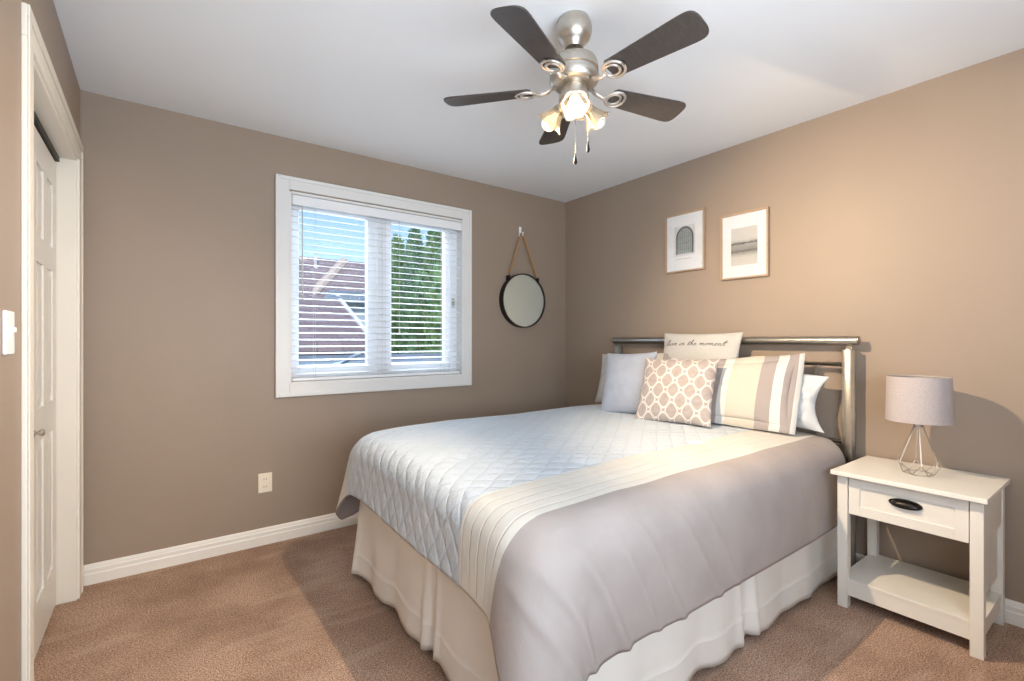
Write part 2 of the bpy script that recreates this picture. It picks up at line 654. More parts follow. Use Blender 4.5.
def raised_door(name, x, y0, y1, z0, z1):
    """a moulded six panel slab; x = room-side face"""
    bm = bmesh.new()
    box(bm, x - 0.034, x - 0.008, y0, y1, z0, z1)
    st, w = 0.085, y1 - y0
    ymid = (y0 + y1) / 2
    rails = [(z0, z0 + 0.19), (z0 + 0.80, z0 + 0.93), (z0 + 1.50, z0 + 1.60), (z1 - 0.12, z1)]
    for a, b in ((y0, y0 + st), (y1 - st, y1), (ymid - 0.035, ymid + 0.035)):
        box(bm, x - 0.008, x, a, b, z0, z1)
    for a, b in rails:
        for c, d in ((y0 + st, ymid - 0.035), (ymid + 0.035, y1 - st)):
            box(bm, x - 0.008, x, c, d, a, b)
    for (a, b), (c, d) in zip(rails[:-1], rails[1:]):
        for e, f in ((y0 + st, ymid - 0.035), (ymid + 0.035, y1 - st)):
            q = 0.028
            lo = [bm.verts.new((x - 0.008, yy, zz)) for yy, zz in ((e + .01, b + .01), (f - .01, b + .01), (f - .01, c - .01), (e + .01, c - .01))]
            hi = [bm.verts.new((x - 0.001, yy, zz)) for yy, zz in ((e + q + .01, b + q + .01), (f - q - .01, b + q + .01), (f - q - .01, c - q - .01), (e + q + .01, c - q - .01))]
            bm.faces.new(hi)
            for i in range(4):
                bm.faces.new((lo[i], lo[(i + 1) % 4], hi[(i + 1) % 4], hi[i]))
    return structure(obj(name, bm, DOORW))


d1 = raised_door('door_1', RX0 - 0.066, -0.700, DY1 - 0.020, 0.012, 2.012)
bm = bmesh.new()
lathe(bm, [(0.0, 0), (0.011, 0), (0.011, 0.003), (0.005, 0.006), (0.006, 0.012), (0.013, 0.018), (0.014, 0.024), (0.010, 0.029), (0, 0.031)],
      axis_matrix((RX0 - 0.066, -0.668, 0.862), (1, 0, 0)), 20)
k = obj('door_knob', bm, NICKEL, d1, smooth='auto')
raised_door('door_2', RX0 - 0.104, DY0 + 0.020, -0.660, 0.012, 2.012)
bm = bmesh.new()
box(bm, RX0 - 0.115, RX0 - 0.055, DY0 + 0.019, DY1 - 0.019, 2.022, 2.041)
structure(obj('trim_3', bm, DARK))

# window: casing, vinyl frame with two sashes, panes
bm = bmesh.new()
for i, (w, d) in enumerate(((0.078, 0.014), (0.022, 0.020), )):
    o0 = 0.078
    x0, x1, z0, z1 = WX0 - o0, WX1 + o0 - 0.010, WZ0 - o0, WZ1 + o0 + 0.012
    box(bm, x0, x0 + w, -d, 0, z0, z1)
    box(bm, x1 - w, x1, -d, 0, z0, z1)
    box(bm, x0 + w, x1 - w, -d, 0, z1 - w, z1)
    box(bm, x0 + w, x1 - w, -d, 0, z0, z0 + w)
w1 = structure(obj('window_1', bm, WTRIM, bevel=0.003))
bm = bmesh.new()   # reveal lining
box(bm, WX0 - 0.004, WX0 + 0.012, -0.012, 0.14, WZ0, WZ1)
box(bm, WX1 - 0.012, WX1 + 0.004, -0.012, 0.14, WZ0, WZ1)
box(bm, WX0 + 0.012, WX1 - 0.012, -0.012, 0.14, WZ1 - 0.012, WZ1 + 0.004)
box(bm, WX0 + 0.012, WX1 - 0.012, -0.012, 0.14, WZ0 - 0.004, WZ0 + 0.012)
obj('window_reveal', bm, WTRIM, w1, bevel=0.002)
GX = [(-2.212, -1.770), (-1.596, -1.168)]
GZ = (1.048, 2.040)
bm = bmesh.new()
yA, yB = 0.085, 0.135
box(bm, WX0 + 0.012, GX[0][0], yA, yB, WZ0 + 0.012, WZ1 - 0.012)
box(bm, GX[0][1], GX[1][0], yA, yB, WZ0 + 0.012, WZ1 - 0.012)
box(bm, GX[1][1], WX1 - 0.012, yA, yB, WZ0 + 0.012, WZ1 - 0.012)
for a, b in GX:
    box(bm, a, b, yA, yB, WZ0 + 0.012, GZ[0])
    box(bm, a, b, yA, yB, GZ[1], WZ1 - 0.012)
xm = (GX[0][1] + GX[1][0]) / 2
box(bm, xm - 0.022, xm + 0.022, yA - 0.012, yA, WZ0 + 0.012, WZ1 - 0.012)
box(bm, WX0 + 0.012, GX[0][0] - 0.03, yA - 0.012, yA, WZ0 + 0.012, WZ1 - 0.012)
box(bm, GX[1][1] + 0.03, WX1 - 0.012, yA - 0.012, yA, WZ0 + 0.012, WZ1 - 0.012)
obj('window_frame', bm, VINYL, w1, bevel=0.003)
for a, b in GX:
    obj('pane', B(a - 0.003, b + 0.003, 0.112, 0.118, GZ[0] - 0.003, GZ[1] + 0.003), PANE, w1)
bm = bmesh.new()
box(bm, -1.118, -1.100, 0.060, 0.073, 1.46, 1.53)
tube(bm, [(-1.109, 0.062, 1.515), (-1.109, 0.050, 1.50), (-1.112, 0.047, 1.47)], 0.005, 8)
obj('sash_latch', bm, NICKEL, w1, smooth='auto')

# blind
bl = thing('window_blind', 'white two inch slat blind pulled down with open slats inside the window', 'window blind', (-1.674, 0.035, WZ1 - 0.012))
bx0, bx1 = WX0 + 0.016, WX1 - 0.016
bm = bmesh.new()
box(bm, bx0, bx1, -0.010, 0.004, 2.040, 2.100)
box(bm, bx0, bx0 + 0.012, 0.004, 0.05, 2.040, 2.100)
box(bm, bx1 - 0.012, bx1, 0.004, 0.05, 2.040, 2.100)
obj('valance', bm, SLAT, bl, bevel=0.003)
obj('headrail', B(bx0 + 0.014, bx1 - 0.014, 0.008, 0.058, 2.050, 2.100), SLAT, bl)
bm = bmesh.new()
nsl, ztop, zbot = 25, 2.022, 0.998
tl = math.radians(-8)
for i in range(nsl):
    z = ztop + (zbot - ztop) * i / (nsl - 1)
    n = 6
    lo, hi = [], []
    for k in range(n + 1):
        q = -0.5 + k / n
        yy = 0.035 + q * 0.048 * math.cos(tl)
        zz = z - q * 0.048 * math.sin(tl) + 0.0022 * (1 - (2 * q) ** 2)
        lo.append((yy, zz - 0.0013))
        hi.append((yy, zz + 0.0013))
    prism(bm, lo + hi[::-1], lambda y, z: V((bx0 + 0.004, y, z)), lambda y, z: V((bx1 - 0.004, y, z)))
obj('slats', bm, SLAT, bl)
obj('bottom_rail', B(bx0 + 0.004, bx1 - 0.004, 0.011, 0.059, 0.956, 0.976), SLAT, bl, bevel=0.004)
for xx in (bx0 + 0.14, (bx0 + bx1) / 2, bx1 - 0.14):
    bm = bmesh.new()
    for yy in (0.0085, 0.0615):
        tube(bm, [(xx, yy, 2.05), (xx, yy, 0.966)], 0.0011, 6)
    obj('ladder_cord', bm, CORD, bl)
bm = bmesh.new()
tube(bm, [(bx0 + 0.058, -0.004, 2.045), (bx0 + 0.058, -0.008, 2.02), (bx0 + 0.060, -0.008, 1.45)], [0.002, 0.0035, 0.004], 8)
obj('tilt_wand', bm, CORD, bl, smooth='auto')
bm = bmesh.new()
tube(bm, [(bx1 - 0.50, -0.004, 2.045), (bx1 - 0.50, -0.006, 1.30)], 0.0014, 6)
lathe(bm, [(0.0, 0.045), (0.004, 0.04), (0.007, 0.0), (0, -0.002)], T(bx1 - 0.50, -0.006, 1.26), 12)
obj('lift_cord', bm, CORD, bl)

# ------------------------------------------------------------ outdoors
nh = thing('neighbour_house', 'neighbouring house with mauve shingle roofs and a white gutter board outside the window', 'house', (-1.5, 6, -2.8))


def slab(pts, th, org=None):
    bm = bmesh.new()
    a = [bm.verts.new(V(p)) for p in pts]
    b = [bm.verts.new(V(p) - V((0, 0, th))) for p in pts]
    n = len(pts)
    bm.faces.new(a)
    bm.faces.new(b[::-1])
    for i in range(n):
        bm.faces.new((a[i], a[(i + 1) % n], b[(i + 1) % n], b[i]))
    return bm


obj('wall', B(-5.2, 0.30, 5.2, 8.0, -2.8, 1.75), HWALL, nh)
obj('main_roof', slab([(-5.5, 4.95, 1.62), (0.40, 4.95, 1.62), (0.40, 6.15, 2.74), (-5.5, 6.15, 2.74)], 0.10), ROOF, nh)
obj('main_roof', slab([(-5.5, 6.15, 2.74), (0.40, 6.15, 2.74), (0.40, 8.2, 1.62), (-5.5, 8.2, 1.62)], 0.10), ROOF, nh)
bm = bmesh.new()   # pale strip climbing to the ridge, sunlight on the hip put into its colour
tube(bm, [(-1.15, 5.02, 1.66), (-0.62, 5.57, 2.17), (-0.05, 6.14, 2.72)], 0.085, 8)
obj('sunlit_hip', bm, HIP, nh)
bm = bmesh.new()
tube(bm, [(-0.62, 5.95, 2.50), (-0.62, 5.95, 2.74)], 0.05, 12)
obj('roof_vent', bm, FASCIA, nh)
obj('dormer_wall', B(-0.60, 0.08, 4.62, 4.95, -2.8, 1.86), SIDING, nh)
obj('dormer_roof', slab([(-0.88, 4.45, 1.88), (0.10, 4.45, 1.88), (0.10, 5.15, 2.06), (-0.60, 5.15, 2.06)], 0.07), PORCH, nh)
obj('wing_roof', slab([(-5.5, 2.98, 1.17), (-0.66, 2.98, 1.17), (-0.66, 4.6, 1.90), (-5.5, 4.6, 1.90)], 0.1), ROOF, nh)
bm = bmesh.new()
prism(bm, [(2.92, 1.02), (4.60, 1.78), (4.60, 1.93), (2.92, 1.17)], lambda y, z: V((-0.66, y, z)), lambda y, z: V((-0.60, y, z)))
obj('gutter_board', bm, FASCIA, nh)
obj('wing_wall', B(-5.3, -0.7, 3.2, 5.2, -2.8, 1.15), HWALL, nh)
ga = thing('garage', 'low garage with a blue grey shingle roof just below the window', 'garage', (-1.7, 2.2, -2.8))
obj('roof', slab([(-5, 1.6, 0.90), (1.6, 1.6, 0.90), (1.6, 2.88, 1.03), (-5, 2.88, 1.03)], 0.08), PORCH, ga)
bm = bmesh.new()
tube(bm, [(-1.62, 1.65, 0.93), (-0.9, 2.8, 1.04)], 0.03, 8)
obj('roof_hip', bm, SIDING, ga)
obj('wall', B(-4.8, 1.4, 1.75, 2.8, -2.8, 0.84), HWALL, ga)

structure(obj('ground', B(-20, 20, 0.16, 30, -2.9, -2.8), LAWN))

for i, (x, y, top, rad, lab) in enumerate((
        (0.76, 5.50, 3.10, 0.33, 'green cedar tree nearest the middle post, leftmost through the right pane'),
        (0.98, 5.20, 3.22, 0.42, 'tall green cedar tree in the middle of the right pane'),
        (1.30, 4.95, 3.42, 0.48, 'taller green cedar tree nearest the right edge of the right pane'))):
    tr = thing('cedar_tree', lab, 'tree', (x, y, -2.8), 'cedar trees outside the window')
    rnd = random.Random(i)
    bm = bmesh.new()
    H0 = -2.3

    def rad_at(f):
        return rad * (1 - f ** 2.6) ** 0.75 * (0.8 + 0.2 * min(1, f * 5))
    nz_, ns_ = 60, 28
    rings = []
    for a in range(nz_ + 1):
        f = a / nz_
        z = H0 + (top - H0) * f
        ring = []
        for b in range(ns_):
            th = 2 * PI * b / ns_
            r = rad_at(f) * 0.86
            r += 0.09 * noise.noise(V((x * 3 + math.cos(th) * 2.2, math.sin(th) * 2.2 + y, z * 2.3)))
            r = max(r, 0.012)
            ring.append(bm.verts.new((x + r * math.cos(th), y + r * math.sin(th), z)))
        rings.append(ring)
    for a in range(nz_):
        for b in range(ns_):
            bm.faces.new((rings[a][b], rings[a][(b + 1) % ns_], rings[a + 1][(b + 1) % ns_], rings[a + 1][b]))
    bm.faces.new(rings[0][::-1])
    bm.faces.new(rings[-1])
    for q in range(2600):   # upright flattened sprays
        f = 0.45 + 0.55 * rnd.random() if q % 4 else rnd.random()
        th = rnd.random() * 2 * PI
        z = H0 + (top - H0) * f
        r = rad_at(f) * (0.80 + 0.25 * rnd.random())
        c = V((x + r * math.cos(th), y + r * math.sin(th), z))
        outv = V((math.cos(th), math.sin(th), 0))
        up = (V((0, 0, 1)) + outv * (0.3 + 0.5 * rnd.random()) + V((rnd.uniform(-.3, .3), rnd.uniform(-.3, .3), 0))).normalized()
        sd = up.cross(V((rnd.uniform(-1, 1), rnd.uniform(-1, 1), 0.1))).normalized()
        L, w = 0.10 + 0.08 * rnd.random(), 0.028
        p = [c - sd * w * .4, c + sd * w * .4, c + up * L * .5 + sd * w, c + up * L, c + up * L * .5 - sd * w]
        bm.faces.new([bm.verts.new(k_) for k_ in p])
    obj('foliage', bm, LEAF[i % 2], tr)
    bm = bmesh.new()
    tube(bm, [(x, y, -2.8), (x, y, -2.0)], [0.09, 0.07], 10)
    obj('trunk', bm, BARK, tr)

# ------------------------------------------------------------ wall fittings
ou = thing('wall_outlet', 'small ivory power outlet low on the wall under the window', 'outlet', (-2.419, 0, 0.364))
obj('cover_plate', B(-2.456, -2.382, -0.006, 0, 0.307, 0.421), PLASTIC, ou, bevel=0.002)
for zc in (0.342, 0.387):
    bm = bmesh.new()
    lathe(bm, [(0, 0), (0.0165, 0), (0.0165, 0.003), (0, 0.003)], axis_matrix((-2.419, -0.006, zc), (0, -1, 0)), 20)
    r_ = obj('receptacle', bm, PLASTIC, ou)
    bm = bmesh.new()
    for dx in (-0.007, 0.007):
        box(bm, -2.419 + dx - 0.0012, -2.419 + dx + 0.0012, -0.0096, -0.0088, zc - 0.005, zc + 0.005)
    obj('slot', bm, SLOT, r_)

sw = thing('light_switch', 'white light switch plate on the left wall beside the closet casing', 'light switch', (RX0, -1.463, 1.226))
obj('cover_plate', B(RX0, RX0 + 0.008, -1.492, -1.408, 1.172, 1.281), VINYL, sw, bevel=0.003)
bm = bmesh.new()
box(bm, RX0 + 0.008, RX0 + 0.011, -1.461, -1.439, 1.21, 1.243)
box(bm, RX0 + 0.011, RX0 + 0.018, -1.454, -1.446, 1.228, 1.240)
obj('toggle', bm, VINYL, sw, bevel=0.001)

# round mirror on a rope
hk = thing('wall_hook', 'small white hook on the wall holding the mirror rope', 'hook', (-0.512, 0, 2.10))
bm = bmesh.new()
box(bm, -0.524, -0.500, -0.006, 0, 2.065, 2.150)
obj('hook_plate', bm, VINYL, hk, bevel=0.003)
bm = bmesh.new()
tube(bm, [(-0.512, -0.005, 2.10), (-0.512, -0.020, 2.085), (-0.512, -0.034, 2.072), (-0.512, -0.040, 2.085), (-0.512, -0.040, 2.10)], 0.006, 10)
obj('hook_arm', bm, VINYL, hk, smooth='auto')
MC, MR = V((-0.503, -0.028, 1.535)), 0.222
mi = thing('round_mirror', 'round black framed mirror hanging by a rope beside the window', 'mirror', (MC.x, 0, MC.z))
bm = bmesh.new()
lathe(bm, [(MR, -0.027), (MR, 0.026), (MR - 0.007, 0.026), (MR - 0.007, 0.012), (MR - 0.007, -0.027)], axis_matrix(MC, (0, -1, 0)), 64, close=True)
obj('mirror_frame', bm, BLACK, mi, smooth='auto')
bm = bmesh.new()
lathe(bm, [(0, 0.010), (MR - 0.0075, 0.010), (MR - 0.0075, -0.02), (0, -0.02)], axis_matrix(MC, (0, -1, 0)), 64)
obj('mirror_glass', bm, MIRROR, mi, smooth='auto')
for s in (-1, 1):
    p = MC + V((s * 0.150, 0, 0.172))
    bm = bmesh.new()
    box(bm, p.x - 0.012, p.x + 0.012, MC.y - 0.016, MC.y + 0.016, p.z - 0.016, p.z + 0.026)
    lathe(bm, [(0, 0), (0.009, 0), (0.009, 0.006), (0, 0.008)], axis_matrix((p.x, MC.y - 0.016, p.z + 0.008), (0, -1, 0)), 14)
    obj('rope_bracket', bm, BLACK, mi, bevel=0.002)
bm = bmesh.new()
pL, pR, pt = MC + V((-0.150, -0.004, 0.185)), MC + V((0.150, -0.004, 0.185)), V((-0.512, -0.030, 2.083))
pts = [pL + (pt + V((-0.010, 0, 0)) - pL) * k / 8 for k in range(9)] + [pt + V((0, 0, 0.006))] + [pt + V((0.010, 0, 0)) + (pR - pt - V((0.010, 0, 0))) * k / 8 for k in range(9)]
tube(bm, pts, 0.0085, 8)
obj('rope', bm, ROPE, mi, smooth=True)


# framed prints
def picture(y0, y1, z0, z1, label, kind):
    pf = thing('picture_frame', label, 'picture', (0, (y0 + y1) / 2, (z0 + z1) / 2))
    fw, d = 0.0105, 0.024
    bm = bmesh.new()
    box(bm, -d, 0, y0, y0 + fw, z0, z1)
    box(bm, -d, 0, y1 - fw, y1, z0, z1)
    box(bm, -d, 0, y0 + fw, y1 - fw, z0, z0 + fw)
    box(bm, -d, 0, y0 + fw, y1 - fw, z1 - fw, z1)
    obj('wooden_frame', bm, OAK, pf, bevel=0.0015)
    obj('mat_board', B(-0.012, -0.006, y0 + fw, y1 - fw, z0 + fw, z1 - fw), MATB, pf)
    yc = (y0 + y1) / 2
    if kind == 'arch':
        a0, a1, b0, b1 = yc - 0.078, yc + 0.080, z0 + 0.112, z0 + 0.318
        pr = obj('print', B(-0.0130, -0.012, a0, a1, b0, b1), APAPER, pf)
        # a church style pointed-tracery window: dark arch band, paler leaded field
        r = 0.048
        zs = b1 - 0.082

        def arch(rr, n=20):
            return [(yc - rr, b0 + 0.012)] + [(yc - rr * math.cos(PI * k / n), zs + rr * 1.12 * math.sin(PI * k / n)) for k in range(n + 1)] + [(yc + rr, b0 + 0.012)]
        bm = bmesh.new()
        prism(bm, arch(0.068), lambda y, z: V((-0.0133, y, z)), lambda y, z: V((-0.0130, y, z)))
        obj('arch_band', bm, AGREY, pr)
        bm = bmesh.new()
        prism(bm, arch(0.056), lambda y, z: V((-0.0136, y, z)), lambda y, z: V((-0.0133, y, z)))
        obj('arch_field', bm, AMID, pr)
        bm = bmesh.new()
        for k in range(-3, 4):
            yy = yc + k * 0.0152
            zt = zs + 1.1 * math.sqrt(max(0, 0.056 ** 2 - (k * 0.0152) ** 2))
            box(bm, -0.0139, -0.0136, yy - 0.0009, yy + 0.0009, b0 + 0.013, zt)
        for zz in (b0 + 0.045, b0 + 0.085, zs):
            box(bm, -0.0139, -0.0136, yc - 0.055, yc + 0.055, zz - 0.0008, zz + 0.0008)
        obj('arch_bars', bm, AGREY, pr)
        bm = bmesh.new()
        yy = yc + 0.075
        for wd in (0.020, 0.028, 0.016, 0.032, 0.024, 0.014):
            box(bm, -0.0124, -0.012, yy - wd + 0.004, yy, z0 + 0.088, z0 + 0.0905)
            yy -= wd
        obj('caption_line', bm, AMID, pf)
    else:
        obj('print', B(-0.0130, -0.012, yc - 0.083, yc + 0.083, z0 + 0.083, z0 + 0.318), LAND, pf)
    obj('glazing', B(-0.0175, -0.0165, y0 + fw, y1 - fw, z0 + fw, z1 - fw), PICGLASS, pf)


picture(-1.365, -1.061, 1.682, 2.088, 'oak framed print of an arched window, left of the two pictures', 'arch')
picture(-1.779, -1.477, 1.592, 2.003, 'oak framed grey landscape print, right of the two pictures', 'land')

# ------------------------------------------------------------ ceiling fan
FX, FY = -1.646, -1.82
fan = thing('ceiling_fan', 'brushed nickel ceiling fan with five dark blades and a lit lamp', 'ceiling fan', (FX, FY, RH))
bm = bmesh.new()
lathe(bm, [(0, 2.44), (0.058, 2.44), (0.060, 2.432), (0.066, 2.420), (0.0685, 2.402), (0.0675, 2.384), (0.061, 2.366), (0.050, 2.353), (0.042, 2.347), (0.039, 2.338), (0.034, 2.329), (0.027, 2.329), (0.026, 2.36), (0, 2.362)], T(FX, FY, 0), 40)
obj('canopy', bm, NICKEL, fan, smooth='auto')
bm = bmesh.new()
tube(bm, [(FX, FY, 2.38), (FX, FY, 2.285)], 0.0125, 16)
lathe(bm, [(0, 2.348), (0.026, 2.345), (0.027, 2.338), (0, 2.336)], T(FX, FY, 0), 24)
obj('downrod', bm, NICKEL, fan, smooth='auto')
bm = bmesh.new()
lathe(bm, [(0, 2.300), (0.030, 2.300), (0.060, 2.295), (0.084, 2.282), (0.093, 2.262), (0.094, 2.240), (0.088, 2.236), (0.088, 2.222), (0.094, 2.218), (0.092, 2.200), (0.080, 2.188), (0.055, 2.182), (0, 2.182)], T(FX, FY, 0), 48)
obj('motor_housing', bm, NICKEL, fan, smooth='auto')
bm = bmesh.new()
lathe(bm, [(0, 2.182), (0.046, 2.182), (0.050, 2.172), (0.050, 2.150), (0.058, 2.144), (0.060, 2.128), (0.052, 2.112), (0.030, 2.104), (0.012, 2.100), (0, 2.094)], T(FX, FY, 0), 40)
obj('switch_housing', bm, NICKEL, fan, smooth='auto')
ZB = 2.178
for kk in range(5):
    ang = math.radians(59 + 72 * kk)
    d = V((math.cos(ang), math.sin(ang), 0))
    sdv = V((-d.y, d.x, 0))
    pit = math.radians(12)
    cv = sdv * math.cos(pit) + V((0, 0, -math.sin(pit)))   # across the blade
    nv = d.cross(cv)
    if nv.z < 0:
        nv = -nv
    O = V((FX, FY, ZB))
    # outline of the blade: slightly wider at a round-cornered tip
    r0, r1, w0, w1_ = 0.165, 0.520, 0.045, 0.063
    outl = [(r0, -w0 * .75), (r0 + .012, -w0)]
    for q in range(-12, 13):
        a = q / 12 * PI / 2
        outl.append((r1 - 0.055 + 0.055 * math.cos(a) ** 0.55, w1_ * math.copysign(abs(math.sin(a)) ** 0.62, a)))
    outl += [(r0 + .012, w0), (r0, w0 * .75)]
    bm = bmesh.new()
    prism(bm, outl, lambda a, b: O + d * a + cv * b + nv * 0.003, lambda a, b: O + d * a + cv * b - nv * 0.003)
    bd = obj('blade', bm, BLADE, fan, bevel=0.001)
    # blade iron: arm from the motor and two nested oval rings under the blade
    bm = bmesh.new()
    tube(bm, [O + d * 0.070 + V((0, 0, 0.012)), O + d * 0.10 - V((0, 0, 0.004)), O + d * 0.128 - V((0, 0, 0.012)), O + d * 0.152 - nv * 0.009], [0.011, 0.009, 0.008, 0.010], 10)
    for rc, ra, rb, th in ((0.188, 0.040, 0.040, 0.0055), (0.181, 0.028, 0.027, 0.005)):
        tube(bm, [O + d * (rc + ra * math.cos(2 * PI * q / 28)) + cv * (rb * math.sin(2 * PI * q / 28)) - nv * 0.008 for q in range(28)], th, 8, closed=True)
    obj('blade_iron', bm, IRON, bd, smooth=True)


def fan_light(az, el, bulb_mat):
    dh = V((math.cos(az), math.sin(az), 0))
    ax = (dh * math.cos(el) - V((0, 0, math.sin(el)))).normalized()
    p0 = V((FX, FY, 2.128)) + dh * 0.045
    bm = bmesh.new()
    tube(bm, [p0 - dh * 0.01, p0 + ax * 0.02], [0.012, 0.014], 14)
    lathe(bm, [(0, 0.012), (0.018, 0.012), (0.021, 0.020), (0.021, 0.040), (0, 0.042)], axis_matrix(p0, ax), 24)
    arm = obj('lamp_holder', bm, NICKEL, fan, smooth='auto')
    bm = bmesh.new()
    prof = [(0.022, 0.022), (0.025, 0.034), (0.030, 0.048), (0.036, 0.062), (0.044, 0.076), (0.056, 0.090)]
    seg = 48
    rings = []
    for i, (r, z) in enumerate(prof + [(a - 0.0025, b) for a, b in prof[::-1]]):
        fl = max(0, (z - 0.05) / 0.04)
        M = axis_matrix(p0, ax)
        rings.append([bm.verts.new(M @ V(((r + 0.004 * fl * math.cos(6 * 2 * PI * k / seg)) * math.cos(2 * PI * k / seg), (r + 0.004 * fl * math.cos(6 * 2 * PI * k / seg)) * math.sin(2 * PI * k / seg), z + 0.003 * fl * math.cos(6 * 2 * PI * k / seg)))) for k in range(seg)])
    for i in range(len(rings)):
        a, b = rings[i], rings[(i + 1) % len(rings)]
        for k in range(seg):
            bm.faces.new((a[k], a[(k + 1) % seg], b[(k + 1) % seg], b[k]))
    obj('glass_shade', bm, SHADEGLASS, arm, smooth=True)
    bm = bmesh.new()
    z0 = 0.042
    lathe(bm, [(0, z0), (0.010, z0), (0.012, z0 + 0.012), (0.024, z0 + 0.032), (0.028, z0 + 0.046), (0.026, z0 + 0.060), (0.016, z0 + 0.071), (0, z0 + 0.075)], axis_matrix(p0, ax), 24)
    obj('bulb', bm, bulb_mat, arm, smooth=True)


fan_light(math.radians(229), math.radians(50), BULB)
fan_light(math.radians(349), math.radians(42), BULBOFF)
fan_light(math.radians(109), math.radians(42), BULBDIM)
for (dx, dy, zt, zb) in ((0.003, -0.004, 2.10, 1.925), (0.043, -0.032, 2.135, 1.972)):
    bm = bmesh.new()
    n = 60
    tube(bm, [(FX + dx, FY + dy, zt), (FX + dx, FY + dy, zb)], 0.0011, 6)
    for q in range(n):
        z = zt + (zb - zt) * (q + .5) / n
        lathe(bm, [(0, 0.0014), (0.0014, 0), (0, -0.0014)], T(FX + dx, FY + dy, z), 6)
    ch = obj('pull_chain', bm, CHAIN, fan)
    bm = bmesh.new()
    lathe(bm, [(0, 0.004), (0.0025, 0.002), (0.003, -0.008), (0.006, -0.022), (0.0075, -0.032), (0.005, -0.040), (0, -0.042)], T(FX + dx, FY + dy, zb), 16)
    obj('pendant', bm, PEND, ch, smooth='auto')

# ------------------------------------------------------------ bed
BYC = -1.42
bed = thing('metal_bed', 'satin steel tube bed with a tall railed headboard against the wall', 'bed', (-1.06, BYC, 0))
HX = -0.065
PY = (-2.206, -0.668)
for y in PY:
    bm = bmesh.new()
    tube(bm, [(HX, y, 0.0), (HX, y, 1.158), (HX, y, 1.163)], [0.030, 0.030, 0.027], 28)
    po = obj('post', bm, STEEL, bed, smooth='auto')
    bm = bmesh.new()
    tube(bm, [(HX, y, 1.160), (HX, y, 1.190)], 0.012, 16)
    obj('post_pin', bm, STEEL, po, smooth='auto')
bm = bmesh.new()
tube(bm, [(HX, -2.252, 1.206), (HX, -2.250, 1.206), (HX, -0.624, 1.206), (HX, -0.622, 1.206)], [0.021, 0.0235, 0.0235, 0.021], 28)
obj('top_rail', bm, STEEL, bed, smooth='auto')
bm = bmesh.new()
tube(bm, [(HX, PY[0] + 0.028, 1.082), (HX, PY[1] - 0.028, 1.082)], 0.0115, 16)
obj('middle_rail', bm, STEEL, bed, smooth='auto')
bm = bmesh.new()
tube(bm, [(HX, PY[0] + 0.028, 0.68), (HX, PY[1] - 0.028, 0.68)], 0.0115, 16)
obj('lower_rail', bm, STEEL, bed, smooth='auto')
for k in range(5):
    y = -2.045 + k * (1.216 / 4)
    bm = bmesh.new()
    tube(bm, [(HX, y, 0.69), (HX, y, 1.072)], 0.008, 12)
    obj('spindle', bm, STEEL, bed, smooth='auto')
for y in (BYC - 0.70, BYC + 0.70):
    bm = bmesh.new()
    box(bm, -2.02, HX - 0.02, y - 0.015, y + 0.015, 0.15, 0.19)
    obj('side_rail', bm, BLACK, bed)
bm = bmesh.new()
for x in (-2.0, -1.5, -1.0, -0.5, -0.12):
    box(bm, x - 0.015, x + 0.015, BYC - 0.685, BYC + 0.685, 0.155, 0.185)
obj('cross_bars', bm, BLACK, bed)
bm = bmesh.new()
box(bm, HX - 0.02, HX - 0.005, PY[0] + 0.028, PY[1] - 0.028, 0.15, 0.19)
obj('head_bar', bm, BLACK, bed)
for x in (-1.98, -1.0):
    for y in (BYC - 0.70, BYC, BYC + 0.70):
        bm = bmesh.new()
        tube(bm, [(x, y, 0), (x, y, 0.158)], 0.02, 12)
        obj('leg', bm, BLACK, bed)

bm = B(-2.07, -0.098, BYC - 0.735, BYC + 0.735, 0.192, 0.43)
bs = obj('box_spring', bm, MATT, None, bevel=0.03, seg=3, loc=(-1.08, BYC, 0.192))
tag(bs, 'pale box spring hidden under the bed skirt and mattress', 'box spring')
bm = B(-2.075, -0.095, BYC - 0.735, BYC + 0.735, 0.432, 0.690)
mt = obj('mattress', bm, SHEET, None, smooth=True, bevel=0.055, seg=5, loc=(-1.08, BYC, 0.432))
tag(mt, 'mattress under the comforter, its white edge showing at the headboard', 'mattress')

# bed skirt: one cloth round three sides, gathered, with a hem band
path = []
hx, fx, ya, yb, rc = -0.10, -2.088, BYC - 0.752, BYC + 0.752, 0.05


def arc(cx_, cy_, a0, a1, n=10):
    return [(cx_ + rc * math.cos(a0 + (a1 - a0) * i / n), cy_ + rc * math.sin(a0 + (a1 - a0) * i / n)) for i in range(n + 1)]


raw = [(hx, yb)] + arc(fx + rc, yb - rc, PI / 2, PI) + arc(fx + rc, ya + rc, PI, 1.5 * PI) + [(hx, ya)]
acc = [0.0]
for a, b in zip(raw[:-1], raw[1:]):
    acc.append(acc[-1] + math.hypot(b[0] - a[0], b[1] - a[1]))
Ltot = acc[-1]


def at(p):
    p = min(max(p, 0), Ltot - 1e-6)
    for i in range(len(acc) - 1):
        if acc[i + 1] >= p:
            f = (p - acc[i]) / max(1e-9, acc[i + 1] - acc[i])
            a, b = raw[i], raw[i + 1]
            return a[0] + (b[0] - a[0]) * f, a[1] + (b[1] - a[1]) * f
    return raw[-1]


Lside = -hx + fx
Ls = abs(fx - hx)
corner1 = Ls - rc + rc * PI / 4
corner2 = Ls - rc + rc * PI / 2 + (yb - ya - 2 * rc) + rc * PI / 4
foot_mid = (corner1 + corner2) / 2
pleats = [(foot_mid + 0.10, 0.045), (corner1 + 0.005, 0.02), (corner2 - 0.02, 0.03), (corner2 + 1.02, 0.05), (corner1 - 0.95, 0.05)]


